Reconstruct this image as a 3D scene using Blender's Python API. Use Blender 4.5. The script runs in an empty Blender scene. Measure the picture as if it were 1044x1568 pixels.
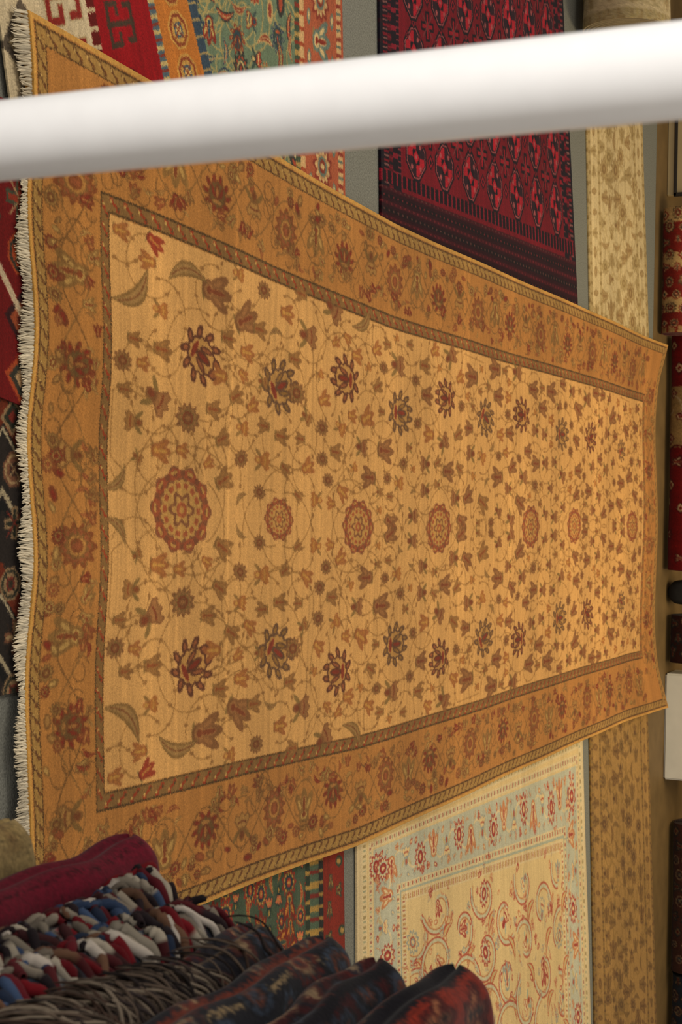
import bpy, math, random
import numpy as np
from mathutils import Matrix, Vector
rng=np.random.default_rng(7); random.seed(7)
sc=bpy.context.scene
sc.view_settings.view_transform='Standard'
H=2.4; FPX=3516.0; PIT=math.radians(24.8); ROL=math.radians(1.09)
sp,cp=math.sin(PIT),math.cos(PIT); sr,cr=math.sin(ROL),math.cos(ROL)
F=Vector((0,cp,-sp)); U0=Vector((0,sp,cp)); R0=Vector((1,0,0))
a_=cr*U0-sr*R0; b_=sr*U0+cr*R0
K=1568/1044.
def ray(dx,dy):
    A=(dx*K-784)/FPX; B=(dy*K-1177.5)/FPX
    return F+A*a_+B*b_
def gp(dx,dy,z=0.0):
    d=ray(dx,dy); t=(z-H)/d.z
    return np.array([d.x*t,d.y*t])
cam=bpy.data.cameras.new('camera'); co=bpy.data.objects.new('camera',cam); sc.collection.objects.link(co)
cam.lens=FPX/2355*36; cam.sensor_width=36
M=Matrix((( a_.x,-b_.x,-F.x,0),(a_.y,-b_.y,-F.y,0),(a_.z,-b_.z,-F.z,H),(0,0,0,1)))
co.matrix_world=M; sc.camera=co
cam.dof.use_dof=True; cam.dof.focus_distance=5.2; cam.dof.aperture_fstop=11

def C(h): return np.array([int(h[i:i+2],16)/255 for i in (0,2,4)],dtype=np.float32)
def lin(c):
    c=np.clip(c,0,1); return np.where(c<=.04045,c/12.92,((c+.055)/1.055)**2.4)
def L4(h):
    c=lin(C(h)); return (float(c[0]),float(c[1]),float(c[2]),1)

# ---------------- materials
def wool(name,scale=220,bump=.35,sheen=.02,mottle=.12):
    m=bpy.data.materials.new(name); m.use_nodes=True; nt=m.node_tree; n=nt.nodes; l=nt.links
    b=n['Principled BSDF']; b.inputs['Roughness'].default_value=.95
    b.inputs['Specular IOR Level'].default_value=.08
    b.inputs['Sheen Weight'].default_value=sheen
    at=n.new('ShaderNodeAttribute'); at.attribute_name='Col'
    tc=n.new('ShaderNodeTexCoord')
    no=n.new('ShaderNodeTexNoise'); no.inputs['Scale'].default_value=scale; no.inputs['Detail'].default_value=3
    no2=n.new('ShaderNodeTexNoise'); no2.inputs['Scale'].default_value=2.2
    l.new(tc.outputs['Object'],no.inputs['Vector']); l.new(tc.outputs['Object'],no2.inputs['Vector'])
    mr=n.new('ShaderNodeMapRange'); mr.inputs[1].default_value=.3; mr.inputs[2].default_value=.7
    mr.inputs[3].default_value=1-mottle; mr.inputs[4].default_value=1+mottle
    l.new(no.outputs['Fac'],mr.inputs[0])
    mr2=n.new('ShaderNodeMapRange'); mr2.inputs[1].default_value=.3; mr2.inputs[2].default_value=.7
    mr2.inputs[3].default_value=.88; mr2.inputs[4].default_value=1.07
    l.new(no2.outputs['Fac'],mr2.inputs[0])
    mu=n.new('ShaderNodeMath'); mu.operation='MULTIPLY'; l.new(mr.outputs[0],mu.inputs[0]); l.new(mr2.outputs[0],mu.inputs[1])
    vm=n.new('ShaderNodeVectorMath'); vm.operation='SCALE'; l.new(at.outputs['Color'],vm.inputs[0]); l.new(mu.outputs[0],vm.inputs['Scale'])
    l.new(vm.outputs[0],b.inputs['Base Color'])
    bp=n.new('ShaderNodeBump'); bp.inputs['Strength'].default_value=bump; bp.inputs['Distance'].default_value=.003
    l.new(no.outputs['Fac'],bp.inputs['Height']); l.new(bp.outputs['Normal'],b.inputs['Normal'])
    return m
def plain(name,hexc,rough=.6,var=.06,scale=8,bump=0.0,spec=.3):
    m=bpy.data.materials.new(name); m.use_nodes=True; nt=m.node_tree; n=nt.nodes; l=nt.links
    b=n['Principled BSDF']; b.inputs['Roughness'].default_value=rough; b.inputs['Specular IOR Level'].default_value=spec
    tc=n.new('ShaderNodeTexCoord'); no=n.new('ShaderNodeTexNoise'); no.inputs['Scale'].default_value=scale; no.inputs['Detail'].default_value=6
    l.new(tc.outputs['Object'],no.inputs['Vector'])
    r=n.new('ShaderNodeValToRGB'); c=L4(hexc)
    r.color_ramp.elements[0].position=.3; r.color_ramp.elements[1].position=.7
    r.color_ramp.elements[0].color=tuple(x*(1-var*2) for x in c[:3])+(1,)
    r.color_ramp.elements[1].color=tuple(min(1,x*(1+var*2)) for x in c[:3])+(1,)
    l.new(no.outputs['Fac'],r.inputs[0]); l.new(r.outputs[0],b.inputs['Base Color'])
    if bump:
        bp=n.new('ShaderNodeBump'); bp.inputs['Strength'].default_value=bump; bp.inputs['Distance'].default_value=.004
        l.new(no.outputs['Fac'],bp.inputs['Height']); l.new(bp.outputs['Normal'],b.inputs['Normal'])
    return m
WOOL=wool('wool_pile',sheen=.05)

# ---------------- mesh helpers
def mesh_np(name,V,Q,col=None,mat=None,smooth=True,parent=None):
    me=bpy.data.meshes.new(name); V=np.asarray(V,dtype=np.float32); Q=np.asarray(Q,dtype=np.int32)
    me.vertices.add(len(V)); me.vertices.foreach_set('co',V.ravel())
    me.loops.add(Q.size); me.loops.foreach_set('vertex_index',Q.ravel())
    me.polygons.add(len(Q)); me.polygons.foreach_set('loop_start',np.arange(0,Q.size,4,dtype=np.int32))
    me.polygons.foreach_set('loop_total',np.full(len(Q),4,dtype=np.int32))
    if smooth: me.polygons.foreach_set('use_smooth',np.ones(len(Q),dtype=bool))
    me.update(calc_edges=True)
    if col is not None:
        at=me.color_attributes.new('Col','FLOAT_COLOR','POINT')
        c=np.ones((len(V),4),dtype=np.float32); c[:,:3]=lin(np.asarray(col).reshape(-1,3)); at.data.foreach_set('color',c.ravel())
    ob=bpy.data.objects.new(name,me); sc.collection.objects.link(ob)
    if mat: me.materials.append(mat)
    if parent: ob.parent=parent
    return ob
def gridQ(nv,nu,wrap=False):
    i,j=np.meshgrid(np.arange(nv-1),np.arange(nu if wrap else nu-1),indexing='ij')
    j2=(j+1)%nu
    return np.stack([i*nu+j,i*nu+j2,(i+1)*nu+j2,(i+1)*nu+j],-1).reshape(-1,4)
def slab(name,P,col,zlow,**k):
    P=np.pad(P,((1,1),(1,1),(0,0)),mode='edge'); col=np.pad(col,((1,1),(1,1),(0,0)),mode='edge')
    for s in ((0,slice(None)),(-1,slice(None)),(slice(None),0),(slice(None),-1)): P[s][...,2]=zlow
    nv,nu=P.shape[:2]
    return mesh_np(name,P.reshape(-1,3),gridQ(nv,nu),col,WOOL,**k)

# ---------------- painter
class Cv:
    sy=1.0
    def __init__(s,W,L,res,base):
        s.W,s.L,s.res=W,L,res; s.nx=int(W*res); s.ny=int(L*res)
        s.img=np.empty((s.ny,s.nx,3),np.float32); s.img[:]=C(base)
        s.x=((np.arange(s.nx)+.5)/res).astype(np.float32); s.y=((np.arange(s.ny)+.5)/res).astype(np.float32)
        s.X,s.Y=np.meshgrid(s.x,s.y)
    def win(s,x0,x1,y0,y1):
        i0=max(0,int(x0*s.res)); i1=min(s.nx,int(x1*s.res)+2); j0=max(0,int(y0*s.res)); j1=min(s.ny,int(y1*s.res)+2)
        if i1<=i0 or j1<=j0: return None
        return (slice(j0,j1),slice(i0,i1))
    def put(s,sl,m,c):
        m=m[...,None]; s.img[sl]=s.img[sl]*(1-m)+c*m
    def stamp(s,cx,cy,R,ang,fn,pal,fl=1,al=1.0):
        sl=s.win(cx-R*1.3,cx+R*1.3,cy-R*1.3*s.sy,cy+R*1.3*s.sy)
        if sl is None: return
        dx=(s.X[sl]-cx)/R; dy=(s.Y[sl]-cy)/(R*s.sy); c,n=math.cos(ang),math.sin(ang)
        q=(dx*c+dy*n)*fl; p=-dx*n+dy*c
        for sd,col in fn(q,p,pal):
            s.put(sl,np.clip(.5-sd*R*s.res,0,1)*al,col)
    def poly(s,pts,w,c,al=1.0):
        for (x0,y0),(x1,y1) in zip(pts[:-1],pts[1:]):
            sl=s.win(min(x0,x1)-w*2,max(x0,x1)+w*2,min(y0,y1)-w*2,max(y0,y1)+w*2)
            if sl is None: continue
            X=s.X[sl]-x0; Y=s.Y[sl]-y0; vx,vy=x1-x0,y1-y0; l2=vx*vx+vy*vy+1e-12
            t=np.clip((X*vx+Y*vy)/l2,0,1); d=np.hypot(X-t*vx,Y-t*vy)
            s.put(sl,np.clip(.5-(d-w)*s.res,0,1)*al,c)
    def jitter(s,amt=.8):
        J,I=np.meshgrid(np.arange(s.nx),np.arange(s.ny))
        J=np.clip(J+np.rint(rng.normal(0,amt,J.shape)).astype(int),0,s.nx-1); I=np.clip(I+np.rint(rng.normal(0,amt,I.shape)).astype(int),0,s.ny-1)
        s.img=s.img[I,J]
    def finish(s,weft=.035,px=.05,axis=0,jit=.7):
        if jit: s.jitter(jit)
        n=rng.normal(0,1,s.ny if axis==0 else s.nx)
        k=np.ones(7)/7; n2=np.convolve(n,k,'same')*1.6+n*.6
        n3=np.convolve(rng.normal(0,1,len(n)),np.ones(61)/61,'same')*6
        f=1+weft*(n2*.5+n3*.6)
        s.img*=(f[:,None,None] if axis==0 else f[None,:,None]).astype(np.float32)
        s.img*=(1+rng.normal(0,px,(s.ny,s.nx,1))).astype(np.float32)
        s.img=np.clip(s.img,0,1)
    def sample(s,u,v):
        cs=np.concatenate([np.zeros((1,s.nx,3)),np.cumsum(s.img.astype(np.float64),0)],0)
        vm=np.concatenate([[v[0]],(v[1:]+v[:-1])/2,[v[-1]]])*s.ny
        lo=vm[:-1]; hi=vm[1:]; mid=(lo+hi)/2; wd=np.maximum(hi-lo,1.0); lo=np.clip(mid-wd/2,0,s.ny-1); hi=np.clip(lo+wd,0,s.ny)
        def at(q):
            i=np.minimum(q.astype(int),s.ny-1); f=(q-i)[:,None,None]; return cs[i]*(1-f)+cs[i+1]*f
        rows=(at(hi)-at(lo))/(hi-lo)[:,None,None]
        xx=np.clip(u*s.nx-.5,0,s.nx-1.001); i=xx.astype(int); f=(xx-i)[None,:,None]
        return (rows[:,i]*(1-f)+rows[:,i+1]*f).astype(np.float32)
def E(q,p,a,b): return (np.sqrt((q/a)**2+(p/b)**2)-1)*min(a,b)
def RE(q,p,cx,cy,a,b,ang):
    c,n=math.cos(ang),math.sin(ang); x=q-cx; y=p-cy
    return E(x*c+y*n,-x*n+y*c,a,b)
def tulip(q,p,pal):
    o=np.minimum(np.minimum(RE(q,p,0,.2,.28,.75,0),RE(q,p,.42,.15,.22,.62,-.5)),RE(q,p,-.42,.15,.22,.62,.5))
    base=RE(q,p,0,-.45,.42,.4,0); al=np.minimum(o,base)
    st=RE(q,p,0,-.8,.55,.13,0)
    return [(st,pal[3]),(al-.06,pal[0]),(al+.1,pal[1]),(RE(q,p,0,.15,.12,.5,0),pal[2]),(RE(q,p,0,-.45,.18,.16,0),pal[2])]
def bell(q,p,pal):
    y=p+.62; r=np.hypot(q,y); t=np.arctan2(q,y)
    fan=np.maximum(r-(1.28+.09*np.cos(t*16)),(np.abs(t)-.62)*r); cal=RE(q,p,0,-.5,.26,.36,0); lf=RE(np.abs(q),p,.48,-.5,.14,.4,.7)
    return [(lf,pal[3]),(fan,pal[0]),(np.maximum(fan+.1,.55-r),pal[1]),(np.maximum(np.abs(r-.85)-.06,(np.abs(t)-.45)),pal[2]),(cal,pal[0]),(cal+.1,pal[2])]
def bud(q,p,pal):
    return [(RE(q,p,0,0,.5,.85,0),pal[0]),(RE(q,p,0,.1,.25,.5,0),pal[1])]
def palm(q,p,pal):
    r=np.hypot(q,p*.85); t=np.arctan2(q,p)
    return [(r-(.84+.12*np.cos(11*t)),pal[0]),(r-(.66+.1*np.cos(11*t)),pal[3]),(np.abs(r-.58)-.05-.06*np.cos(11*t),pal[1]),(r-.42,pal[2]),
            (RE(q,p,0,0,.3,.34,0),pal[0]),(RE(q,p,0,0,.13,.24,0),pal[1])]
def ornate(q,p,pal):
    # lotus palmette: ring of leaf-shaped petals with ground showing between, inner blossom
    r=np.hypot(q,p*.92); t=np.arctan2(q,p); aq=np.abs(q)
    body=r-(.6+.03*np.cos(12*t)); out=[]
    pet=np.full_like(q,9.0)
    for k in range(10):
        a=k*math.pi/5+.31; pet=np.minimum(pet,RE(q,p,.72*math.sin(a),.74*math.cos(a),.13,.25,-a+.5*(1 if math.sin(a)>0 else -1)))
    out+= [(np.minimum(pet,body),pal[0]),(pet+.07,pal[1]),(body+.08,pal[3]),(RE(aq,p,.27,.1,.11,.3,-.35),pal[0]),(RE(aq,p,.27,.1,.05,.2,-.35),pal[1]),
           (RE(q,p,0,.08,.15,.4,0),pal[0]),(RE(q,p,0,.1,.08,.26,0),pal[2]),(RE(q,p,0,-.36,.3,.1,0),pal[2])]
    return out
def medal(q,p,pal):
    r=np.hypot(q,p); t=np.arctan2(q,p); k=np.cos(10*t); k2=np.cos(20*t)
    return [(r-(.92+.08*k),pal[0]),(np.abs(r-.8)-.1-.03*k,pal[1]),(np.maximum(np.abs(r-.82)-.07,-(k2+.1)*.15),pal[0]),(np.maximum(np.abs(r-.84)-.035,-(k-.4)*.25),pal[2]),
            (r-(.66+.03*k2),pal[3]),(np.maximum(np.abs(r-.54)-.06,-(np.cos(14*t)+.3)*.2),pal[1]),
            (r-(.36+.07*np.cos(6*t)),pal[0]),(r-(.26+.07*np.cos(6*t)),pal[3]),(r-.17,pal[1]),(r-.08,pal[2])]
def saz(q,p,pal):
    qq=q-.45*p*p+.2
    return [(np.abs(qq)-.26*(1-p*p)-.03+np.clip(np.abs(p)-1,0,9),pal[0]),(np.abs(qq)-.17*(1-p*p)+np.clip(np.abs(p)-.9,0,9)*3,pal[1]),(np.abs(qq)-.03+np.clip(np.abs(p)-.8,0,9)*5,pal[2])]
def octa(q,p,pal):
    d=np.maximum(np.maximum(np.abs(q),np.abs(p)),(np.abs(q)+np.abs(p))*.72)
    return [(d-.92,pal[0]),(d-.78,pal[1]),(d-.62,pal[0]),(np.maximum(np.abs(q),np.abs(p))-.36,pal[2]),(np.abs(q)+np.abs(p)-.3,pal[3]),
            (np.minimum(np.abs(np.abs(q)-np.abs(p))-.06,9)+np.clip(d-.6,0,9)*9,pal[1])]
def gul(q,p,pal):
    aq,ap=np.abs(q),np.abs(p); d=np.maximum(np.maximum(aq*.92,ap),(aq+ap)*.74)
    quad=np.sign(q)*np.sign(p)
    out=[(d-.97,pal[0]),(d-.86,pal[3]),(d-.8,pal[0]),(np.maximum(d-.76,-quad),pal[1]),(np.maximum(d-.76,quad),pal[2])]
    out.append((np.hypot(aq-.46,ap-.4)-.11,pal[3]))
    out.append((np.maximum(aq,ap)-.32,pal[0])); out.append((aq+ap-.3,pal[1])); out.append((aq+ap-.12,pal[3]))
    return out
def dia(q,p,pal):
    d=np.abs(q)+np.abs(p); return [(d-.95,pal[0]),(d-.68,pal[1]),(d-.35,pal[2])]
def cross(q,p,pal):
    aq,ap=np.abs(q),np.abs(p)
    return [(np.minimum(np.maximum(aq-.28,ap-.9),np.maximum(ap-.28,aq-.9)),pal[0]),(np.minimum(np.maximum(aq-.12,ap-.75),np.maximum(ap-.12,aq-.75)),pal[1]),(np.abs(aq-ap)-.07+np.clip(aq-.7,0,9)*9,pal[2])]
def ramhook(q,p,pal):
    aq=np.abs(q)
    s=np.minimum(np.maximum(aq-.1,np.abs(p)-.9),np.maximum(np.abs(p-.75)-.1,aq-.8))
    s=np.minimum(s,np.maximum(np.abs(aq-.7)-.1,np.abs(p-.45)-.38)); s=np.minimum(s,np.maximum(np.abs(p-.15)-.1,np.abs(aq-.52)-.25))
    s=np.minimum(s,np.maximum(np.abs(p+.75)-.1,aq-.7)); s=np.minimum(s,np.maximum(np.abs(aq-.6)-.1,np.abs(p+.55)-.28))
    return [(s-.05,pal[1]),(s,pal[0])]
def spiral(cx,cy,r0,r1,a0,a1,n=22,sy=1.0):
    t=np.linspace(0,1,n); r=r0+(r1-r0)*t; a=a0+(a1-a0)*t
    return list(zip(cx+r*np.cos(a),cy+sy*r*np.sin(a)))
def P_(*h): return [C(x) for x in h]

def quad_rug(name,nt,nb,fb,ft,base,paint,z=.01,res=260,nu=380,nv=420,und=.0006,thick=.009):
    zz=z; c=[gp(*k,zz) for k in (nt,nb,fb,ft)]
    W=(np.linalg.norm(c[1]-c[0])+np.linalg.norm(c[2]-c[3]))/2; L=(np.linalg.norm(c[3]-c[0])+np.linalg.norm(c[2]-c[1]))/2
    cv=Cv(W,L,res,base); paint(cv)
    yn=max(.8,(c[0][1]+c[1][1])/2); yf=(c[2][1]+c[3][1])/2
    s=np.linspace(0,1,nv); yy=1/((1-s)/yn+s/yf); v=(yy-yn)/(yf-yn); u=np.linspace(0,1,nu)
    col=cv.sample(u,v); U,V=np.meshgrid(u,v)
    P=np.zeros((nv,nu,3))
    for k in (0,1):
        P[...,k]=(1-V)*((1-U)*c[0][k]+U*c[1][k])+V*((1-U)*c[3][k]+U*c[2][k])
    P[...,2]=zz+und*np.sin(P[...,0]*5+z*900)*np.cos(P[...,1]*4+z*500)
    return slab(name,P,col,zz-thick)

# ---------------- main rug
ZM=.046
def edge(pts):
    g=np.array([gp(a,b,ZM) for a,b in pts]); return g
top=edge([(33,12),(240,128),(415,235),(605,342),(760,413),(880,465),(955,500),(1020,530)])
bot=edge([(45,1487),(200,1430),(375,1357),(545,1296),(720,1215),(895,1132),(960,1104),(1020,1082)])
near=edge([(33,12),(50,60),(48,130),(50,270),(44,340),(48,420),(56,500),(50,600),(43,680),(45,730),(58,790),(54,860),(43,930),(41,1000),(46,1100),(46,1200),(38,1280),(45,1380),(45,1487)])
far=edge([(1020,530),(1008,560),(1003,610),(1001,660),(1004,720),(1008,800),(1006,860),(1003,930),(1002,990),(1008,1050),(1020,1082)])
y0=float(near[:,1].mean()); y1=float(far[:,1].mean()); LM=y1-y0
def smooth(xp,fp,x):
    r=np.interp(x,xp,fp); 
    for dlt in (.03,.06): r=r+np.interp(x-dlt,xp,fp)+np.interp(x+dlt,xp,fp)
    return r/5
def xl(y): return smooth(top[:,1],top[:,0],y)
def xr(y): return smooth(bot[:,1],bot[:,0],y)
WM=float(np.mean(xr(np.linspace(y0,y1,50))-xl(np.linspace(y0,y1,50))))
nwu=(near[:,0]-near[0,0])/(near[-1,0]-near[0,0]); nwv=near[:,1]-y0
fwu=(far[:,0]-far[0,0])/(far[-1,0]-far[0,0]); fwv=far[:,1]-y1
def rugpos(U,V):
    y=y0+LM*V+smooth(nwu,nwv,U)*np.exp(-V*14)+smooth(fwu,fwv,U)*np.exp(-(1-V)*9)
    a,b=xl(y),xr(y); x=a+(b-a)*U
    z=ZM+.006*np.sin(x*3.1+1+y*.8)*np.sin(y*2.0+.5*np.sin(x*2))+.003*np.sin(y*5.5+x*3)+.009*np.exp(-V*16)*np.sin(U*23+.6)+.03*np.exp(-(1-V)*25)*(np.abs(U-.5)*2)**4
    return np.stack([x,y,z],-1)
def toc(dx,dy):
    g=gp(dx,dy,ZM); u=(g[0]-xl(g[1]))/(xr(g[1])-xl(g[1])); return float(u)*WM,float((g[1]-y0)/LM)*LM
cv=Cv(WM,LM,480,'cfa067'); cv.sy=1.38
X,Y=cv.X,cv.Y
ws=toc(165,325)[0]; wn=toc(165,775)[1]; wf=LM-toc(985,800)[1]
FIELD=C('c08f52'); BORD=C('a06b34'); cv.img[:]=FIELD
ex=np.minimum(X,WM-X)/ws; ey=np.minimum(Y/wn,(LM-Y)/wf); e=np.minimum(ex,ey); side=ex<ey
cc=np.where(side,Y*.8,X)
def guardm(lo,hi,per,pal):
    m=(e>=lo)&(e<hi); t=(e-lo)/(hi-lo); ph=cc/per
    cv.img[m]=pal[0]
    wv=np.abs(((ph+.25*np.sin(t*6.283))%1)-.5)
    cv.img[m&(wv<.13)&(t>.15)&(t<.85)]=pal[1]
    cv.img[m&(np.hypot(((ph%1)-.25)*2.6,(t-.35)*1.8)<.2)]=pal[2]
    cv.img[m&(np.hypot(((ph%1)-.75)*2.6,(t-.65)*1.8)<.2)]=pal[3]
    cv.img[m&((t<.12)|(t>.9))]=pal[4]
m=e<1; cv.img[m]=BORD
cv.img[e<.035]=C('b38440')
guardm(.045,.165,.045,P_('94703a','5a3a20','aa884c','68401f','4a321a'))
guardm(.875,.995,.055,P_('7a5930','8a361c','b08c4c','503c22','48341c'))
def bpal(k): 
    return [P_('6e3a1e','884a2a','a47238','74522a'),P_('76562c','aa8548','6e331a','74522a'),P_('64301a','76291a','9a6a36','5e4826'),P_('6c4a26','9a703a','64361c','684e28')][k%4]
def border_run(L0,L1,fpos,flip):
    st0=.24
    n=max(2,int(round((L1-L0)/st0))); st=(L1-L0)/n
    for ph0,cr2 in ((0,'644422'),(math.pi,'74522a')):
        pts=[]
        for i in range(n*10+1):
            s=L0+i*st/10; pts.append(fpos(s,.52+.2*math.sin(i/10*math.pi+ph0)))
        cv.poly(pts,.0028,C(cr2),.8)
    for i in range(n):
        s=L0+(i+.5)*st; o=.52+(-.03 if i%2 else .03)
        x,y,a=fpos(s,o)+(flip,)
        cv.stamp(x,y,.066 if i%2==0 else .06,a+(math.pi if i%2 else 0),[palm,tulip,ornate,bell][i%4],bpal(i),1,.85)
        for q in range(14):
            s2=s+rng.uniform(-.5,.5)*st; o2=(.22+rng.uniform(0,.16)) if q%2 else (.66+rng.uniform(0,.15))
            x,y=fpos(s2,o2); cv.stamp(x,y,rng.uniform(.016,.028),rng.uniform(0,6.28),[tulip,bud,saz,palm][q%4],bpal(int(rng.integers(4))),1,.85)
        for q in range(5):
            x,y=fpos(s+rng.uniform(-.5,.5)*st,rng.uniform(.26,.8)); cv.poly(spiral(x,y,.045,.02,rng.uniform(0,6),rng.uniform(7,10),14),.0022,C('6a4824'),.8)
border_run(wn*.9,LM-wf*.9,lambda s,o:(ws*o,s),math.pi/2)
border_run(wn*.9,LM-wf*.9,lambda s,o:(WM-ws*o,s),-math.pi/2)
border_run(ws*.6,WM-ws*.6,lambda s,o:(s,wn*o),0)
border_run(ws*.6,WM-ws*.6,lambda s,o:(s,LM-wf*o),math.pi)
# field motifs
pT=P_('704828','8e6036','70381f','72582e'); pt1=P_('8a522a','9c642f','b0823e','78582e'); pt2=P_('7a542c','906434','7c4222','72582e')
pP=P_('54301f','8c5230','742e1c','b08144'); pP2=P_('5a3f2b','8a622f','7c3220','ac7e42'); pM=P_('70442a','90482a','ae8240','b58846'); pL=P_('72542c','947040','704424')
HB=[('M',280,775,.125),('P',306,545,.09),('T',328,448,.062),('t',245,475,.036),('t',245,535,.036),('T',240,612,.06),('t',203,645,.042),('t',246,690,.038),
('L',205,445,.08),('L',285,420,.075),('r',238,372,.032),('t',228,400,.03),('o',287,640,.045),('t',336,575,.036),('t',362,607,.034),('t',374,655,.036),('t',342,672,.034),('L',178,735,.05),
('T',375,490,.058),('S',430,592,.095),('m',428,765,.07),('t',364,420,.034),('t',398,505,.034),('t',378,540,.034),('t',405,585,.032),('t',440,480,.036),('t',462,450,.034),('T',474,515,.06),('t',452,550,.034),('o',455,602,.04),('t',470,640,.036),('t',388,622,.03),('t',406,652,.03),('t',405,705,.045),('t',345,735,.04),
('T',512,477,.06),('P',527,580,.09),('t',495,612,.034),('m',548,780,.1),('t',520,655,.04),('t',512,692,.036),('t',470,715,.034),('L',555,492,.07),('t',545,545,.034),('t',577,592,.034),('t',482,765,.04),('T',588,690,.055),('t',560,640,.045),
('S',612,632,.09),('M',672,780,.105),('P',680,610,.085),('T',610,560,.06),('t',650,560,.04),('T',690,545,.06),('T',722,577,.06),('t',655,665,.04),('t',700,665,.04),('t',610,740,.04),
('S',745,640,.09),('P',800,635,.09),('T',760,565,.06),('T',795,570,.06),('M',812,780,.105),('t',740,700,.045),('t',740,770,.05),('S',862,665,.09),('T',845,600,.06),
('m',880,785,.095),('P',905,670,.09),('T',900,612,.06),('T',940,640,.06),('M',968,775,.095),('t',930,720,.055),('S',955,690,.07)]
vine=C('855e30'); allm=[]
for k,dx,dy,r in HB:
    x,y=toc(dx,dy)
    if k in 'Mm' : x=WM/2
    allm.append((k,x,y,r))
SY=cv.sy
big=[(x,y,r) for k,x,y,r in allm]
def free(x,y,r,gap): return all((x-a)**2+((y-b)/SY)**2>(r+c+gap)**2 for a,b,c in big)
tries=0
while tries<14000:
    tries+=1
    x=rng.uniform(ws+.03,WM/2-.015); y=rng.uniform(wn+.05,LM-wf-.05)
    r=rng.uniform(.04,.055) if tries<900 and y>2 else rng.uniform(.022,.036)
    if free(x,y,r,.019):
        big.append((x,y,r)); q=rng.random(); allm.append(('T' if r>.039 else 't' if q<.72 else ('L' if q<.82 else 'o'),x,y,r))
for i,(k,x,y,r) in enumerate(allm):
    R=r+rng.uniform(.02,.06); a0=rng.uniform(0,6.28); d=1 if rng.random()<.5 else -1
    if k in 'PSTtMm' and (k not in 't' or rng.random()<.8):
        if k in 'Mm':
            for q in range(4):
                p=spiral(x,y,r+.02,r+.13,a0+q*1.57,a0+q*1.57+1.9,18,SY)
                for mx in (0,1): cv.poly([((WM-u_) if mx else u_,v_) for u_,v_ in p],.0026,vine,.7)
        else:
            p=spiral(x,y,R*.95,R*1.5,a0,a0+d*4.2,22,SY*.9)
            p=[(u_,v_) for u_,v_ in p if ws+.01<u_<WM-ws and wn+.01<v_<LM-wf-.01]
            if len(p)>2:
                for mx in (0,1): cv.poly([((WM-u_) if mx else u_,v_) for u_,v_ in p],.0024,vine,.7)
            for (u_,v_) in p[::5]:
                for mx in (0,1): cv.stamp((WM-u_) if mx else u_,v_,.011,a0,bud,pt2,1,.75)
for i,(k,x,y,r) in enumerate(allm):
    a=[0,math.pi,0,math.pi,.5,-.5][rng.integers(6)]
    tk=tulip if i%3 else bell
    fn,pal={'M':(medal,pM),'m':(medal,pM),'P':(ornate,pP),'S':(ornate,pP2),'T':(bell if i%2 else tulip,pT),'t':(tk,pt1 if i%2 else pt2),'r':(tulip,P_('782a1a','903822','a87436','625a34')),'o':(palm,pT),'L':(saz,pL)}[k]
    if k=='L': a+=.7
    al=.88 if k in 'Mm' else .95 if k in 'PS' else .87
    cv.stamp(x,y,r*1.08,a,fn,pal,1,al)
    if k not in 'Mm': cv.stamp(WM-x,y,r*1.08,-a,fn,pal,-1,al)
cv.finish(.055,.06,0,.9)
nu,nv=1150,1350
s=np.linspace(0,1,nv); yy=1/((1-s)/y0+s/y1); v=(yy-y0)/LM; u=np.linspace(0,1,nu)
col=cv.sample(u,v); U,V=np.meshgrid(u,v); P=rugpos(U,V)
main=slab('gold_floral_rug',P,col,.0275)
# fringe
FR=wool('wool_fringe',300,.2,.02,.05)
def tubes(name,paths,rad,cols,mat,ns=5,parent=None,taper=.5):
    Vs=[];Qs=[];Cs=[];off=0
    for pth,r,c in zip(paths,rad,cols):
        p=np.asarray(pth,float); n=len(p); d=np.gradient(p,axis=0); d/=np.linalg.norm(d,axis=1)[:,None]+1e-9
        up=np.array([.31,.17,.93]); s1=np.cross(d,up); s1/=np.linalg.norm(s1,axis=1)[:,None]+1e-9; s2=np.cross(s1,d)
        t=np.linspace(0,1,n); rr=r*(1-(1-taper)*t); rr[0]*=.5; rr[-1]*=.4
        a=np.arange(ns)/ns*2*math.pi
        ring=p[:,None]+rr[:,None,None]*(np.cos(a)[None,:,None]*s1[:,None]+np.sin(a)[None,:,None]*s2[:,None])
        Vs.append(ring.reshape(-1,3)); Qs.append(gridQ(n,ns,True)+off); Cs.append(np.tile(c,(n*ns,1)) if np.ndim(c)==1 else np.repeat(c,ns,0)); off+=n*ns
    return mesh_np(name,np.concatenate(Vs),np.concatenate(Qs),np.concatenate(Cs),mat,parent=parent)
paths=[];rad=[];cols=[]
NF=1100
for i in range(NF):
    u_=(i+.5)/NF; q=rugpos(np.array([u_]),np.array([0.0]))[0]
    ln=rng.uniform(.03,.044)*(1+.3*math.sin(u_*60)); dx=rng.normal(0,.004)+.006*math.sin(u_*40)
    t=np.linspace(0,1,6); zf=.030
    paths.append(np.stack([q[0]+dx*t+.0015*np.sin(t*7+i),q[1]+.006-ln*t,q[2]-.004-(q[2]-.004-zf)*np.clip(t*1.2,0,1)+.002*np.sin(t*5+i*1.7)],-1))
    rad.append(.0033); cols.append(np.clip(C('d6c8ac')*rng.uniform(.8,1.08),0,1))
tubes('fringe',paths,rad,cols,FR,parent=main)

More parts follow.
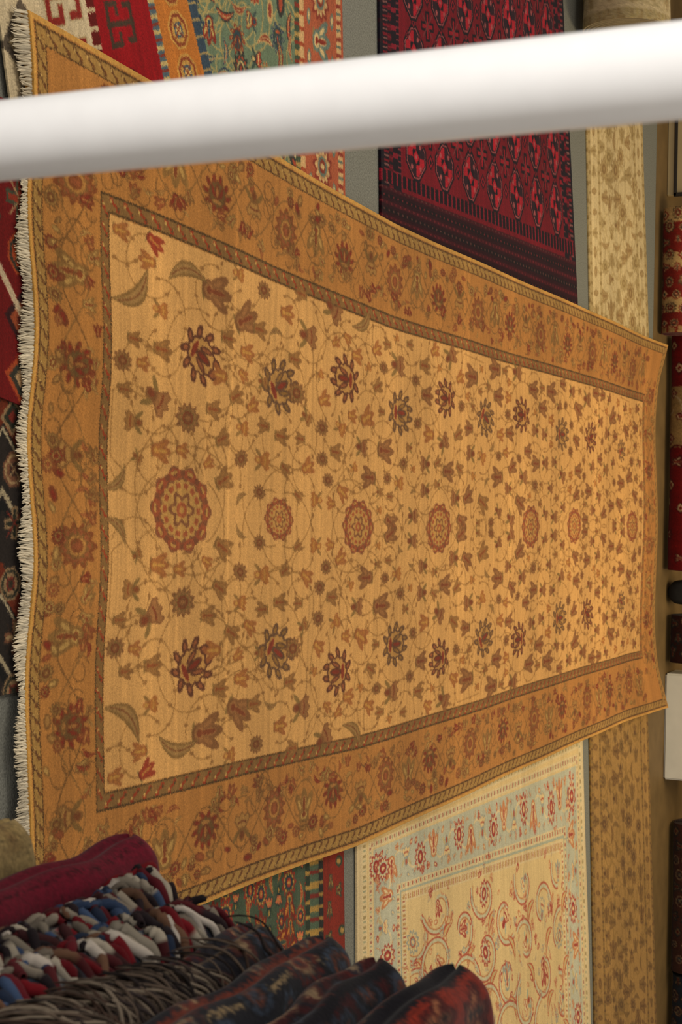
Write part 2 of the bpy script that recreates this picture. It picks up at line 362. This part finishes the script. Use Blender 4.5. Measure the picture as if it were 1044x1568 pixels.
# ---------------- other rugs
def scatter(cv,x0,x1,y0,y1,step,fns,pals,r,jit=.25,al=1.0):
    j=0; y=y0+step/2
    while y<y1:
        x=x0+step/2+(step/2 if j%2 else 0)
        while x<x1:
            k=int(rng.integers(1000)); cv.stamp(x+rng.uniform(-jit,jit)*step,y+rng.uniform(-jit,jit)*step,r*rng.uniform(.8,1.15),rng.choice([0,1.57,3.14,-1.57]),fns[k%len(fns)],pals[k%len(pals)],1,al)
            x+=step
        y+=step; j+=1
def bandcol(cv,m,pal,per,axis):
    c_=cv.X if axis=='x' else cv.Y
    cv.img[m]=pal[0]; ph=(c_/per)%1
    cv.img[m&(ph<.28)]=pal[1]; cv.img[m&(ph>.5)&(ph<.68)]=pal[2]

def paint_tribal(cv):
    W,L=cv.W,cv.L; X,Y=cv.X,cv.Y
    xe=W-.27
    pg=P_('120d14','921522','26141c','8e4444'); pd=P_('120d14','82121e','120d14')
    cv.img[:]=C('640c18')
    y=.36; j=0
    while y<L-.22:
        x=xe-.2
        while x>-.15:
            cv.stamp(x,y,.115,0,gul,pg)
            cv.stamp(x-.13,y+.16,.08,0,cross,[pd[0],pd[1],C('64302f')])
            cv.stamp(x,y+.16,.04,0,dia,pd); cv.stamp(x-.13,y,.03,0,dia,pd)
            for q in (-.065,.065): cv.stamp(x-.13+q,y+.07,.022,0,dia,pd); cv.stamp(x-.13+q,y-.07,.022,0,dia,pd)
            x-=.26
        y+=.32; j+=1
    for lo,hi,p,per in ((0,.03,P_('120e16','120e16','200c12'),.1),(.03,.08,P_('180c14','640f1a','6a4440'),.045),(.08,.12,P_('4c0b15','130e16','701322'),.05),(.12,.17,P_('160c14','6c1220','160c14'),.09),(.17,.2,P_('130e16','62262b','130e16'),.03)):
        bandcol(cv,(((Y>=lo)&(Y<hi))|((L-Y>=lo)&(L-Y<hi)))&(X<xe),p,per,'x')
    m=(X>xe); cv.img[m]=C('240810')
    k=0; c0=xe+.01
    while c0<W-.04:
        mm=(np.abs(X-c0)<.009); ph=(Y/.045+.5*(k%2))%1
        cv.img[mm]=C('140a0e') if k%2 else C('380a13'); cv.img[mm&(ph<.32)&(np.abs(X-c0)<.004)]=C('5a1c20') if k%3 else C('4e2e2a')
        c0+=.036; k+=1
    m=(X>xe-.08)&(X<xe-.02); bandcol(cv,m,P_('160c12','741321','160c12'),.05,'y')
    cv.img[(X>W-.03)]=C('180a0e')
    cv.finish(.06,.1)
quad_rug('dark_red_tribal_rug',(578,-330),(584,362),(886,492),(846,-330),'420c1a',paint_tribal,.012,420,700,700)

def paint_green(cv):
    W,L=cv.W,cv.L; X,Y=cv.X,cv.Y
    fns=[tulip,ornate,palm,saz,bud,bell,saz]; pals=[P_('30302b','94402a','ae9660','34423a'),P_('742a1e','a88c50','303e46','384640'),P_('a48856','7c3826','b8a470','3e4b34'),P_('2a3444','828462','a04a2c','344234')]
    for _ in range(90):
        x,y=rng.uniform(0,W),rng.uniform(0,L-.3); cv.poly(spiral(x,y,.04,.16,rng.uniform(0,6),rng.uniform(7,10)),.004,C('968452'),.9)
    scatter(cv,0,W,0,L-.3,.1,fns,pals,.055)
    for lo,hi,p,per in ((.38,.42,P_('3c4634','9a7c44','7a2c1e'),.06),(.34,.38,P_('b59060','8e4024','b59060'),.05),(.06,.34,P_('9a5034','9a5034','9a5034'),.1),(.02,.06,P_('b59060','7a3224','546054'),.05),(0,.02,P_('984a30','984a30','984a30'),.1)):
        bandcol(cv,(L-Y>=lo)&(L-Y<hi),p,per,'x')
    x=.08;i=0
    while x<W:
        cv.stamp(x,L-.2,.075,(0 if i%2 else 3.14),[palm,tulip][i%2],[P_('7a3224','bc9c68','5c6a5e','a87c50'),P_('5c6a5e','c0a470','7a2c1e','7c6c42')][i%2])
        for q in (.1,.3): cv.stamp(x+.06,L-q,.03,1.5,bud,P_('5c6a5e','c0a470'))
        x+=.13;i+=1
    cv.finish(.05,.08)
quad_rug('green_floral_rug',(285,-300),(285,330),(531,480),(520,-300),'5e6c54',paint_green,.009,380,560,420,thick=.008)
def paint_green2(cv):
    W,L=cv.W,cv.L; X,Y=cv.X,cv.Y
    fns=[tulip,palm,saz,bell]; pals=[P_('6a2418','a8702e','34443a','4a4a30'),P_('8a2c1c','a87c3c','26323a','30382c'),P_('967438','8a3420','b08f52','323f2c'),P_('1f2a28','b0603a','967438','36442f')]
    scatter(cv,0,W,0,L-.3,.085,fns,pals,.052)
    for lo,hi,p,per in ((.32,.36,P_('283024','967438','283024'),.05),(.24,.32,P_('465440','967438','6a241a'),.08),(.2,.24,P_('242420','8e6c34','242420'),.04),(.0,.2,P_('742416','742416','742416'),.1)):
        bandcol(cv,(L-Y>=lo)&(L-Y<hi),p,per,'x')
    scatter(cv,0,W,L-.2,L,.1,[tulip,bud],[P_('343c2c','9c783e','4a1812','36442f')],.035)
    cv.finish(.05,.08)
quad_rug('green_floral_rug.001',(300,1290),(290,1850),(534,1850),(525,1230),'3f4a38',paint_green2,.0095,380,420,360,thick=.008)

def paint_redgeo(cv):
    W,L=cv.W,cv.L; X,Y=cv.X,cv.Y
    l1=L*.42; l2=L*.74
    cv.img[Y<l1]=C('b8a684')
    scatter(cv,0,W,0,l1-.02,.2,[ramhook,ramhook,dia],[P_('7c241c','9a8660','b8a684'),P_('54493c','94805c','7c241c')],.1,.06)
    bandcol(cv,(np.abs(Y-l1)<.02),P_('5a1612','b09c78','5a1612'),.05,'x')
    scatter(cv,0,W,l1+.03,l2-.02,.2,[octa,ramhook],[P_('4a1012','a87052','6a1416','8c7458'),P_('3e3024','8a1418','946a4c','4a1012')],.075,.05)
    m=Y>l2; cv.img[m]=C('a86428')
    x=.05
    while x<W:
        cv.stamp(x,(l2+L)/2-.01,.06,0,octa,P_('b08440','7a3a20','3e4c58','c0a060')); x+=.125
    bandcol(cv,(np.abs(Y-l2)<.018),P_('4c5a60','b09860','7a2c1c'),.045,'x')
    bandcol(cv,(Y>L-.05),P_('323f4a','323f4a','8e784c'),.05,'x')
    cv.finish(.05,.07)
quad_rug('red_geometric_rug',(-40,-260),(40,330),(352,230),(238,-260),'820f14',paint_redgeo,.0175,380,560,460,thick=.006)

def paint_leftred(cv):
    W,L=cv.W,cv.L; X,Y=cv.X,cv.Y
    scatter(cv,0,W,0,L,.15,[octa,cross,ramhook,dia],[P_('2c1414','7c3a20','4a1a12','8a6a48'),P_('8a3a1c','2c2a22','9a7a54','5a1414'),P_('3a3c2c','7a2c1a','8a6a48','3a1414')],.07,.1)
    for x0 in (.35,.95,1.6):
        pts=[(x0+.12*(i%2)+i*.02,i*.13) for i in range(12)]
        cv.poly(pts,.011,C('ab9678')); 
    cv.finish(.05,.07)
quad_rug('crimson_patterned_rug',(-120,100),(-120,560),(130,660),(130,200),'5c0f0e',paint_leftred,.0245,400,420,300,thick=.005)
def paint_leftdark(cv):
    W,L=cv.W,cv.L; X,Y=cv.X,cv.Y
    ph=((X+.35*np.abs(((Y/.3)%1)-.5))/.42)%1
    cv.img[(ph<.05)]=C('8e8064'); cv.img[(ph>.07)&(ph<.14)]=C('121210'); cv.img[(ph>.45)&(ph<.62)]=C('5c2412'); cv.img[(ph>.64)&(ph<.67)]=C('8e8064')
    scatter(cv,0,W,0,L,.14,[cross,dia,octa],[P_('7c6244','24241a','64241a','3a2a1c'),P_('64402c','8e7450','2c2018','3a1c14')],.05,.1)
    cv.finish(.05,.07)
quad_rug('brown_tribal_rug',(-120,600),(-120,1090),(100,1045),(110,590),'221c18',paint_leftdark,.0165,400,360,260,thick=.006)

def paint_runner(pals,al=.8):
    def f(cv):
        W,L=cv.W,cv.L; X,Y=cv.X,cv.Y; cv.sy=1.5
        for _ in range(130):
            x,y=rng.uniform(0,W),rng.uniform(.2,L-.2); cv.poly(spiral(x,y,.04,.14,rng.uniform(0,6),rng.uniform(7,10)),.006,pals[0][1],.8)
        scatter(cv,0,W,.25,L-.25,.15,[tulip,palm,saz,bell,tulip],pals,.058,.2,al)
        for lo,hi,per in ((.0,.02,.1),(.02,.06,.06),(.22,.26,.06)):
            bandcol(cv,((Y>=lo)&(Y<hi))|((L-Y>=lo)&(L-Y<hi)),[pals[0][1],pals[0][0],pals[0][3]],per,'x')
        scatter(cv,0,W,.07,.2,.12,[tulip,bud],pals,.04,.05,al); scatter(cv,0,W,L-.2,L-.06,.12,[tulip,bud],pals,.04,.05,al)
        cv.finish(.04,.06)
    return f
quad_rug('beige_runner_rug',(892,-200),(906,640),(997,640),(972,-200),'baa376',paint_runner([P_('8a7246','a48c5e','7c6238','a48e5e'),P_('84683e','a68a5a','785834','9c8656')]),.0102,260,560,300)
quad_rug('beige_runner_rug.001',(900,960),(914,1760),(1011,1760),(988,960),'94703c',paint_runner([P_('644828','80602f','563c1e','745a32'),P_('604224','846232','50361c','6c5230')]),.0104,260,560,300)

def paint_creamblue(cv):
    W,L=cv.W,cv.L; X,Y=cv.X,cv.Y
    ex=np.minimum(X,W-X); ey=np.minimum(Y,L-Y); e=np.minimum(ex,ey); side=ex<ey; cc=np.where(side,Y,X)
    cv.img[e<.05]=C('c2ac82')
    def g(lo,hi,per,p):
        m=(e>=lo)&(e<hi); ph=(cc/per)%1; cv.img[m]=p[0]; cv.img[m&(ph<.3)&(e>lo+.01)&(e<hi-.01)]=p[1]; cv.img[m&(ph>.5)&(ph<.66)&(e>lo+.01)&(e<hi-.01)]=p[2]
    g(.05,.10,.06,P_('c6b084','968258','929070')); g(.12,.16,.05,P_('c6b084','9a6a54','929070'))
    m=(e>=.17)&(e<.42); cv.img[m]=C('a9a58c')
    g(.42,.46,.05,P_('c6b084','9a5844','8e9680')); g(.46,.475,.05,P_('989a84','989a84','989a84')); g(.48,.53,.05,P_('c6b084','a88250','9a5844')); 
    pf=[P_('984434','c8ac7a','8a2c26','a2a288'),P_('b0744a','c8b082','944232','94987e'),P_('8a8a7c','c8ac7a','9c543c','b09e72')]
    def along(n0,n1,pos,ang):
        s=n0;i=0
        pts=[pos(n0+t*(n1-n0)/200,.295+.06*math.sin(t*(n1-n0)/200/.17*math.pi)) for t in range(201)]
        cv.poly(pts,.006,C('c6b084'))
        while s<n1:
            x,y=pos(s,.295+(.02 if i%2 else -.02)); cv.stamp(x,y,.075,ang+(3.14 if i%2 else 0),[palm,tulip,bell][i%3],pf[i%3])
            for q,o in ((.06,.21),(.1,.375),(.02,.385),(.12,.215)): x,y=pos(s+q,o); cv.stamp(x,y,.026,rng.uniform(0,6),[tulip,bud,saz][int(rng.integers(3))],pf[int(rng.integers(3))])
            s+=.17;i+=1
    along(.2,L-.2,lambda s,o:(o,s),1.57); along(.3,W-.2,lambda s,o:(s,o),0); along(.3,W-.2,lambda s,o:(s,L-o),3.14)
    m=e>=.54; cv.img[m]=C('c6aa76')
    def inside(p): return [(a,b) for a,b in p if .56<a<W-.56 and .56<b<L-.56]
    k=0
    yy_=.6
    while yy_<L-.56:
        xx_=.62+(.0 if k%2 else .15)
        while xx_<W-.5:
            a0=rng.uniform(0,6.28); d=1 if rng.random()<.5 else -1; R=rng.uniform(.12,.19)
            for rr_,w_,c_ in ((0,.010,'b2aa88'),(.014,.005,'a04c36'),(-.014,.0035,'a4683e')):
                p=inside(spiral(xx_,yy_,R+rr_,R*.35+rr_,a0,a0+d*4.6,34,1.25))
                cv.poly(p,w_,C(c_),.9)
            for _ in range(10):
                a=rng.uniform(0,6.28); q=R*rng.uniform(.4,1.3); cv.stamp(xx_+q*math.cos(a),yy_+q*1.2*math.sin(a),rng.uniform(.02,.034),a,[tulip,bud,saz][int(rng.integers(3))],pf[int(rng.integers(3))])
            cv.stamp(xx_,yy_,rng.uniform(.05,.08),a0,[tulip,bell,palm][int(rng.integers(3))],pf[int(rng.integers(3))])
            cv.stamp(xx_+.15,yy_+.1,.085,d*.8,saz,P_('a04c36','c09458','a2a288'))
            xx_+=.30
        yy_+=.32;k+=1
    cv.finish(.035,.045)
quad_rug('cream_arabesque_rug',(546,1268),(549,1780),(911,1780),(891,1108),'c6aa76',paint_creamblue,.0125,380,680,660)

# ---------------- floor, walls
import bmesh
def box(name,x0,x1,y0_,y1_,z0,z1,mat,bev=0,parent=None):
    bm=bmesh.new(); bmesh.ops.create_cube(bm,size=1)
    for v_ in bm.verts: v_.co=Vector(((x0+x1)/2+v_.co.x*(x1-x0),(y0_+y1_)/2+v_.co.y*(y1_-y0_),(z0+z1)/2+v_.co.z*(z1-z0)))
    if bev: bmesh.ops.bevel(bm,geom=bm.edges[:],offset=bev,segments=3,affect='EDGES')
    me=bpy.data.meshes.new(name); bm.to_mesh(me); bm.free(); me.materials.append(mat)
    ob=bpy.data.objects.new(name,me); sc.collection.objects.link(ob)
    if parent: ob.parent=parent
    return ob
YW=11.4
box('floor',-7,7,-2,YW+.1,-.1,0,plain('floor_carpet_grey','706f66',.95,.16,160,.8,.1))
box('wall_back',-7,7,YW,YW+.15,0,3.2,plain('wall_paint_beige','94805a',.8,.04,3))
box('baseboard_back',-7,7,YW-.02,YW,0,.09,plain('baseboard_brown','5e4626',.6,.05,10))
box('trim_1',-7,7,10.08,YW-.02,0,.0009,plain('wood_floor_edge','66502f',.6,.08,6))

# pole
def cyl(name,p0,r,z0,z1,mat,seg=64,rings=60):
    V=[];a=np.arange(seg)/seg*2*math.pi
    for z in np.linspace(z0,z1,rings):
        V.append(np.stack([p0[0]+r*np.cos(a),p0[1]+r*np.sin(a),np.full(seg,z)],-1))
    return mesh_np(name,np.concatenate(V),gridQ(rings,seg,True),None,mat)
d=ray(522,162); YP=1.0; PXX=float(d.x*YP/d.y)
pm=plain('pole_white_paint','fbf9f6',.32,.01,40,.02,.5)
pole=cyl('white_support_pole',(PXX,YP),.0315,0.0,3.2,pm)
bpl=cyl('pole_base_flange',(PXX,YP),.07,0.0,.012,pm,48,3); bpl.parent=pole

# ---------------- rolled rugs
def roll(name,D0,D1,ycen,r,paint,base,res=260,zc=None):
    k=ray(1022,D0); x0=k.x*ycen/k.y; k=ray(1022,D1); x1=k.x*ycen/k.y
    L=x1-x0; cv=Cv(2*math.pi*r,L,res,base); paint(cv)
    nv_,nu_=max(60,int(L*220)),110
    u=np.linspace(0,1,nu_); v=np.linspace(0,1,nv_); col=cv.sample(u,v)
    a=u*2*math.pi; zc=r*1.06+.003 if zc is None else zc
    xs=x0+L*v
    rr=r*(1+.03*np.sin(a*2+1)+.02*np.sin(a*5))[None,:]*(1+.02*np.sin(xs*9))[:,None]
    P=np.stack([np.repeat(xs[:,None],nu_,1),ycen+rr*np.cos(a)[None,:],zc+rr*.97*np.sin(a)[None,:]],-1)
    def cap(xc,sgn):
        rows=[];cl=[]
        for i,f in enumerate(np.linspace(1,0.04,22)):
            off=(.012 if i%2 else 0.0)
            rows.append(np.stack([np.full(nu_,xc-sgn*off+sgn*.012*(1-f)),ycen+r*f*np.cos(a),zc+r*.97*f*np.sin(a)],-1)); cl.append(np.tile(C(base)*(.45 if i%2 else .9),(nu_,1)))
        return np.array(rows),np.array(cl)
    A,ac=cap(x0,-1); B,bc=cap(x1,1)
    PP=np.concatenate([A[::-1],P,B]); CC=np.concatenate([ac[::-1],col,bc])
    Q=gridQ(len(PP),nu_)[:,::-1]
    return mesh_np(name,PP.reshape(-1,3),Q,CC,WOOL)
def pr1(cv):
    bandcol(cv,(cv.Y<.05)|(cv.Y>cv.L-.05),P_('8e6c42','6c2416','8e6c42'),.06,'x')
    m=(cv.Y%.3<.1); cv.img[m]=C('9a7a4c')
    scatter(cv,0,cv.W,0,cv.L,.09,[tulip,dia,palm],[P_('3c2c1c','a4845a','64160f','6a5030'),P_('64160f','a4845a','2c2c24','4a301c')],.04,.1); cv.finish(.05,.08)
def pr2(cv):
    m=(cv.Y>cv.L*.22)&(cv.Y<cv.L*.48); cv.img[m]=C('8a6c40')
    for i in range(16): 
        x,y=rng.uniform(0,cv.W),rng.uniform(0,cv.L); cv.poly(spiral(x,y,.11,.03,rng.uniform(0,6),rng.uniform(7,11)),.006,C('a48c64') if rng.random()<.7 else C('4a140f'))
    scatter(cv,0,cv.W,0,cv.L,.16,[tulip,dia],[P_('4a1010','a48c64','64160f','6a5030')],.045,.1); cv.finish(.05,.08)
def pr3(cv):
    scatter(cv,0,cv.W,0,cv.L,.1,[tulip,palm,dia,octa],[P_('202020','6a5034','48160f','3a2c1c'),P_('3a1812','7a6a4c','242c30','4a301c')],.045,.1); cv.finish(.05,.08)
roll('rolled_rug',322,512,10.27,.105,pr1,'641a12')
roll('rolled_rug.001',516,872,10.58,.14,pr2,'66100e')
roll('rolled_rug.002',940,1012,10.72,.14,pr3,'30160f')
roll('rolled_rug.003',1255,1480,10.93,.14,pr3,'3e241a')
roll('rolled_rug.004',1484,1700,10.97,.15,pr3,'20242a')
def prc(cv): paint_runner([P_('8e7850','9e8c64','80643e','9a8658')])(cv)
roll('rolled_cream_rug',-420,42,float(gp(865,0)[1])+.27,.24,prc,'b09c76',200,.268)
def bag(name,x,y,z,sx,sy_,sz):
    nu_,nv_=40,28; th=np.linspace(0,2*math.pi,nu_); ph=np.linspace(-math.pi/2,math.pi/2,nv_)
    T,Pp=np.meshgrid(th,ph); e_=.55
    f=lambda c: np.sign(c)*np.abs(c)**e_
    Px=x+sx*f(np.cos(Pp))*f(np.cos(T)); Py=y+sy_*f(np.cos(Pp))*f(np.sin(T)); Pz=z+sz*f(np.sin(Pp))*(1+.04*np.sin(T*3))
    o=mesh_np(name,np.stack([Px,Py,Pz],-1).reshape(-1,3),gridQ(nv_,nu_),None,plain('bag_black_fabric','1a1714',.8,.1,30,.4))
    t_=np.linspace(0,math.pi,20); tubes('strap',[np.stack([x+sx*.5*np.cos(t_),0*t_+y-sy_*.3,z+sz*.8+.12*np.sin(t_)],-1)],[.012],[C('2a241e')],FR,8,o,1.0)
    return o
k=ray(1030,906); bag('black_bag',k.x*10.7/k.y,10.7,.15,.086,.12,.14)

wh=plain('cabinet_white','d0cabb',.5,.02,10); dk=plain('dark_metal','2a241e',.5,.05,20)
k0=ray(1035,1032);k1=ray(1035,1195); yc=10.62
cab=box('white_storage_box',k0.x*yc/k0.y,k1.x*yc/k1.y,yc,yc+.3,0.002,.5,wh,.012)
box('box_lid',k0.x*yc/k0.y-.012,k1.x*yc/k1.y+.012,yc-.015,yc+.31,.5,.54,wh,.01,parent=cab)
k0=ray(1015,60);k1=ray(1015,300); yb=10.4; xa,xb=k0.x*yb/k0.y,k1.x*yb/k1.y
board=box('framed_board',xa,xb,yb,yb+.03,.002,.75,plain('board_cream','ac976e',.7,.03,6),.004)
for nm,q in (('frame_bottom',(xa-.01,xb+.01,yb-.015,yb,.05,.07)),('frame_right',(xb-.015,xb+.012,yb-.015,yb,.05,.76)),('frame_left',(xa-.012,xa+.015,yb-.015,yb,.05,.76)),('frame_top',(xa-.01,xb+.01,yb-.015,yb,.735,.76))):
    box(nm,*q,dk,.003,parent=board)

# ---------------- foreground stack of folded rugs
stack=bpy.data.objects.new('folded_rug_stack',None); sc.collection.objects.link(stack)
def wobx(seed,wob,y,px=0):
    ph=np.random.default_rng(seed).uniform(0,6,8)
    return wob*(np.sin(y*6+ph[0])+.5*np.sin(y*13+ph[1]+px*5))+.0025*np.sin(y*33+ph[4])
def folded(name,X,z,th,yend,width,base,paint,wob=.009,seed=0,nb=420,ystart=-.1):
    ph=np.random.default_rng(seed).uniform(0,6,8)
    na=170; per=2*width+math.pi*th/2
    q=np.linspace(-1,1,na); s_=(per/2)+np.sign(q)*np.abs(q)**1.8*per/2
    xs=np.where(s_<width,width-s_,np.where(s_>width+math.pi*th/2,s_-width-math.pi*th/2,0)); ang=np.clip((s_-width)/(th/2),0,math.pi)
    px=np.where((s_<width)|(s_>width+math.pi*th/2),xs,-np.sin(ang)*th/2); pz=-np.cos(ang)*th/2
    ys=ystart+(yend-ystart)*(1-(1-np.linspace(0,1,nb))**1.6)
    cv=Cv(per,yend-ystart,300,base); paint(cv)
    vv=(ys-ystart)/(yend-ystart); col=cv.sample(s_/per*.999,vv)
    Yg,A=np.meshgrid(ys,np.arange(na),indexing='ij'); PX=px[A]; PZ=pz[A]
    crease=1-.22*np.exp(-(PZ/(th*.12))**2)*(PX<0)
    dend=yend-Yg; cap=np.sqrt(np.clip(1-np.clip(1-dend/(th*.38),0,1)**2,0.0,1))
    Xg=X+PX*crease+wobx(seed,wob,Yg,PX)
    Zg=z+PZ*(.3+.7*cap)+wob*.5*np.sin(Yg*8+ph[2]+PX*5)+.0035*np.sin(Yg*29+PX*26+ph[3])
    Y2=Yg+.02*np.sin(PX*9+ph[5])*np.clip(1-dend/.3,0,1)
    cr_=np.clip(1-(PX+th/2)/.08,0,1)**2; Y2=Y2-cr_*.04*np.clip(1-dend/.25,0,1)
    P=np.stack([Xg,Y2,Zg],-1)
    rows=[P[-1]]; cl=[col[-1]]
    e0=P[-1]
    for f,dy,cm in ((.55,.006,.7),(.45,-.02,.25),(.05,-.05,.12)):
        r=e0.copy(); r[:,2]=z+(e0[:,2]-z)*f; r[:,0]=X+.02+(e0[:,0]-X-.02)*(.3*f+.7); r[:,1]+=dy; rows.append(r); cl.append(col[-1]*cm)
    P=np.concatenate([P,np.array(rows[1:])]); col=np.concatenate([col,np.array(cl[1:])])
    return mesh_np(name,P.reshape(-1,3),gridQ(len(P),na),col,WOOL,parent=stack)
def pp(fns,pals,step,r,lines=(),al=.8):
    def f(cv):
        for (x,w,c) in lines: cv.img[np.abs(cv.X-cv.W/2-x)<w]=C(c)
        scatter(cv,0,cv.W,0,cv.L,step,fns,pals,r,.2,al)
        for (x,w,c) in lines[:1]: cv.img[np.abs(cv.X-cv.W/2-x)<w]=C(c)
        cv.finish(.1,.1,1)
    return f
dark1=[P_('14141a','44201a','7e6c50','20242c'),P_('4a1612','1c2028','806c50','281814'),P_('0e0e12','2c3644','64301e','20242c')]
burg=[P_('3e0814','4a0c18','360612','3e0814')]
blu=[P_('2c3644','8a8070','681c20','262c36'),P_('681c20','847a68','28323f','341c1c')]
layers=[
('folded_rug_beige',.485,1.075,.065,1.80,'74623f',pp([tulip],[P_('625030','6c5838','544026','6c5838')],.12,.04,(),.6)),
('folded_rug_burgundy',.54,1.160,.09,1.97,'4a0a18',pp([bud],burg,.11,.03,((.03,.002,'28050c'),(-.03,.002,'28050c')),.4)),
('folded_rug_kilim',.565,1.255,.085,1.88,'341c1c',pp([dia,octa],blu,.08,.04)),
('folded_rug_blue',.58,1.34,.085,1.88,'28242a',pp([dia,octa,tulip],blu,.09,.045)),
('folded_rug_charcoal',.60,1.43,.09,1.9,'1e1c20',pp([dia,octa,palm],dark1,.08,.042,((.01,.005,'4c3c2c'),))),
('folded_rug_navy',.615,1.52,.085,1.9,'15151a',pp([palm,octa],dark1,.08,.042,((.0,.006,'54241a'),(.03,.004,'6c5a40')))),
('folded_rug_maroon',.625,1.61,.08,1.9,'300e10',pp([octa,dia],dark1,.08,.042,((.02,.01,'0f0d12'),(-.02,.004,'7a6246')))),
('folded_rug_rust',.64,1.70,.085,1.93,'5c1c12',pp([octa,tulip],[P_('0f0d12','6a2818','9c845e','201012'),P_('2a0f10','7c5034','0f0d12','201012')],.1,.045,((.0,.02,'0f0d12'),))),
]
for i,(n_,X_,z_,t_,ye,ba,pa) in enumerate(layers): folded(n_,X_,z_,t_,ye,.55,ba,pa,seed=i+3)
z=.0; i=0
lowc=['5a2a24','6a5a40','3a2c2c','4a1820','5c4c38','2c3038','6a2420','504838','3c2420','5a4630','3a1c20']
while z<.98:
    folded('folded_rug_low_%d'%i,.5+rng.uniform(-.015,.015),z+.05,.085,1.79+rng.uniform(-.03,.03),.55,lowc[i%len(lowc)],pp([dia,tulip],dark1,.12,.05),seed=40+i,nb=90); z+=.091; i+=1
tc=P_('8e8474','28344a','5c1016','786e60','34425a','241a1c','4c141a','5a4030','1e2636','1c1618','685e52','361c1c','a0968a','42181a')
def wrap_row(name,X,z,th,seed,a0,a1,ys,ye,step,r,cols_):
    paths=[];rad=[];cl=[];y=ys;i=0
    while y<ye:
        R=th/2+.006; n=14; j=rng.normal(0,.06)
        a=np.linspace(a0+j,a1+j+rng.normal(0,.1),n)*math.pi
        dy=rng.normal(-.008,.013); tt=np.linspace(-1,1,n)
        w_=wobx(seed,.009,y,-.04)
        c=cols_[int(rng.integers(len(cols_)))]*rng.uniform(.8,1.05); c2=cols_[int(rng.integers(len(cols_)))]
        cc_=np.repeat(c[None],n,0); 
        if rng.random()<.35: cc_[int(n*.5):]=c2
        paths.append(np.stack([X+w_-np.sin(a)*(R+.004*np.sin(tt*5+i)),y+dy*tt+.002*np.sin(tt*4+i*2),z+np.cos(a)*R],-1)); rad.append(r*rng.uniform(.6,1.2)); cl.append(cc_)
        y+=step*rng.uniform(.65,1.25); i+=1
    return tubes(name,paths,rad,cl,FR,ns=10,parent=stack,taper=.9)
wrap_row('tassel_row_1',.565,1.255,.085,5,.0,.42,.9,1.86,.0135,.0073,tc)
wrap_row('tassel_row_2',.565,1.255,.085,5,.44,.76,.9,1.86,.014,.0068,tc)
wrap_row('tassel_row_3',.58,1.34,.085,6,.0,.46,.9,1.86,.014,.0078,tc)
wrap_row('tassel_row_4',.58,1.34,.085,6,.5,.8,.9,1.86,.0135,.0068,tc)
sh=P_('3e342c','4c4036','2c2422','6a5e50','221c1a','3a2c24')
paths=[];rad=[];cl=[]
for i in range(200):
    y=rng.normal(1.5,.12); n=12; t=np.linspace(0,1,n); R=.045+.005+rng.uniform(0,.008)
    a=np.clip(.05+t*rng.uniform(.4,.85),0,.62)*math.pi; dy=-rng.uniform(-.02,.2)
    paths.append(np.stack([.60+wobx(7,.009,y,-.04)-np.sin(a)*R-.004*np.sin(t*6+i),y+dy*t+.004*np.sin(t*9+i),1.43+np.cos(a)*R-np.clip(t-.7,0,1)*.05],-1)); rad.append(rng.uniform(.0015,.0028)); cl.append(sh[int(rng.integers(6))])
tubes('shaggy_fringe',paths,rad,cl,FR,ns=6,parent=stack,taper=.6)

# ---------------- light
w=bpy.data.worlds.new('world'); sc.world=w; w.use_nodes=True
w.node_tree.nodes['Background'].inputs[0].default_value=(1.0,.93,.84,1); w.node_tree.nodes['Background'].inputs[1].default_value=.52
def area(name,loc,rot,size,pw,colr):
    l=bpy.data.lights.new(name,'AREA'); l.shape='RECTANGLE'; l.size=size[0]; l.size_y=size[1]; l.energy=pw; l.color=colr
    o=bpy.data.objects.new(name,l); o.location=loc; o.rotation_euler=rot; sc.collection.objects.link(o); return o
area('ceiling_lamp',(0.3,9.0,4.0),(0,0,0),(2,2),135,(1,.82,.5))
area('ceiling_lamp.001',(-2.8,4.0,3.9),(0,math.radians(-30),0),(1.5,1.5),85,(1,.92,.8))
def spot(name,loc,tgt,pw,ang,colr):
    l=bpy.data.lights.new(name,'SPOT'); l.energy=pw; l.spot_size=ang; l.spot_blend=.6; l.shadow_soft_size=.15; l.color=colr
    o=bpy.data.objects.new(name,l); o.location=loc; o.rotation_euler=(Vector(tgt)-Vector(loc)).to_track_quat('-Z','Y').to_euler(); sc.collection.objects.link(o)
spot('pole_fill_spot',(-1.3,-.5,2.7),(PXX,YP,1.95),115,math.radians(46),(1,.98,.97))  # added fill spot aimed at the pole to brighten it, not a shop fixture
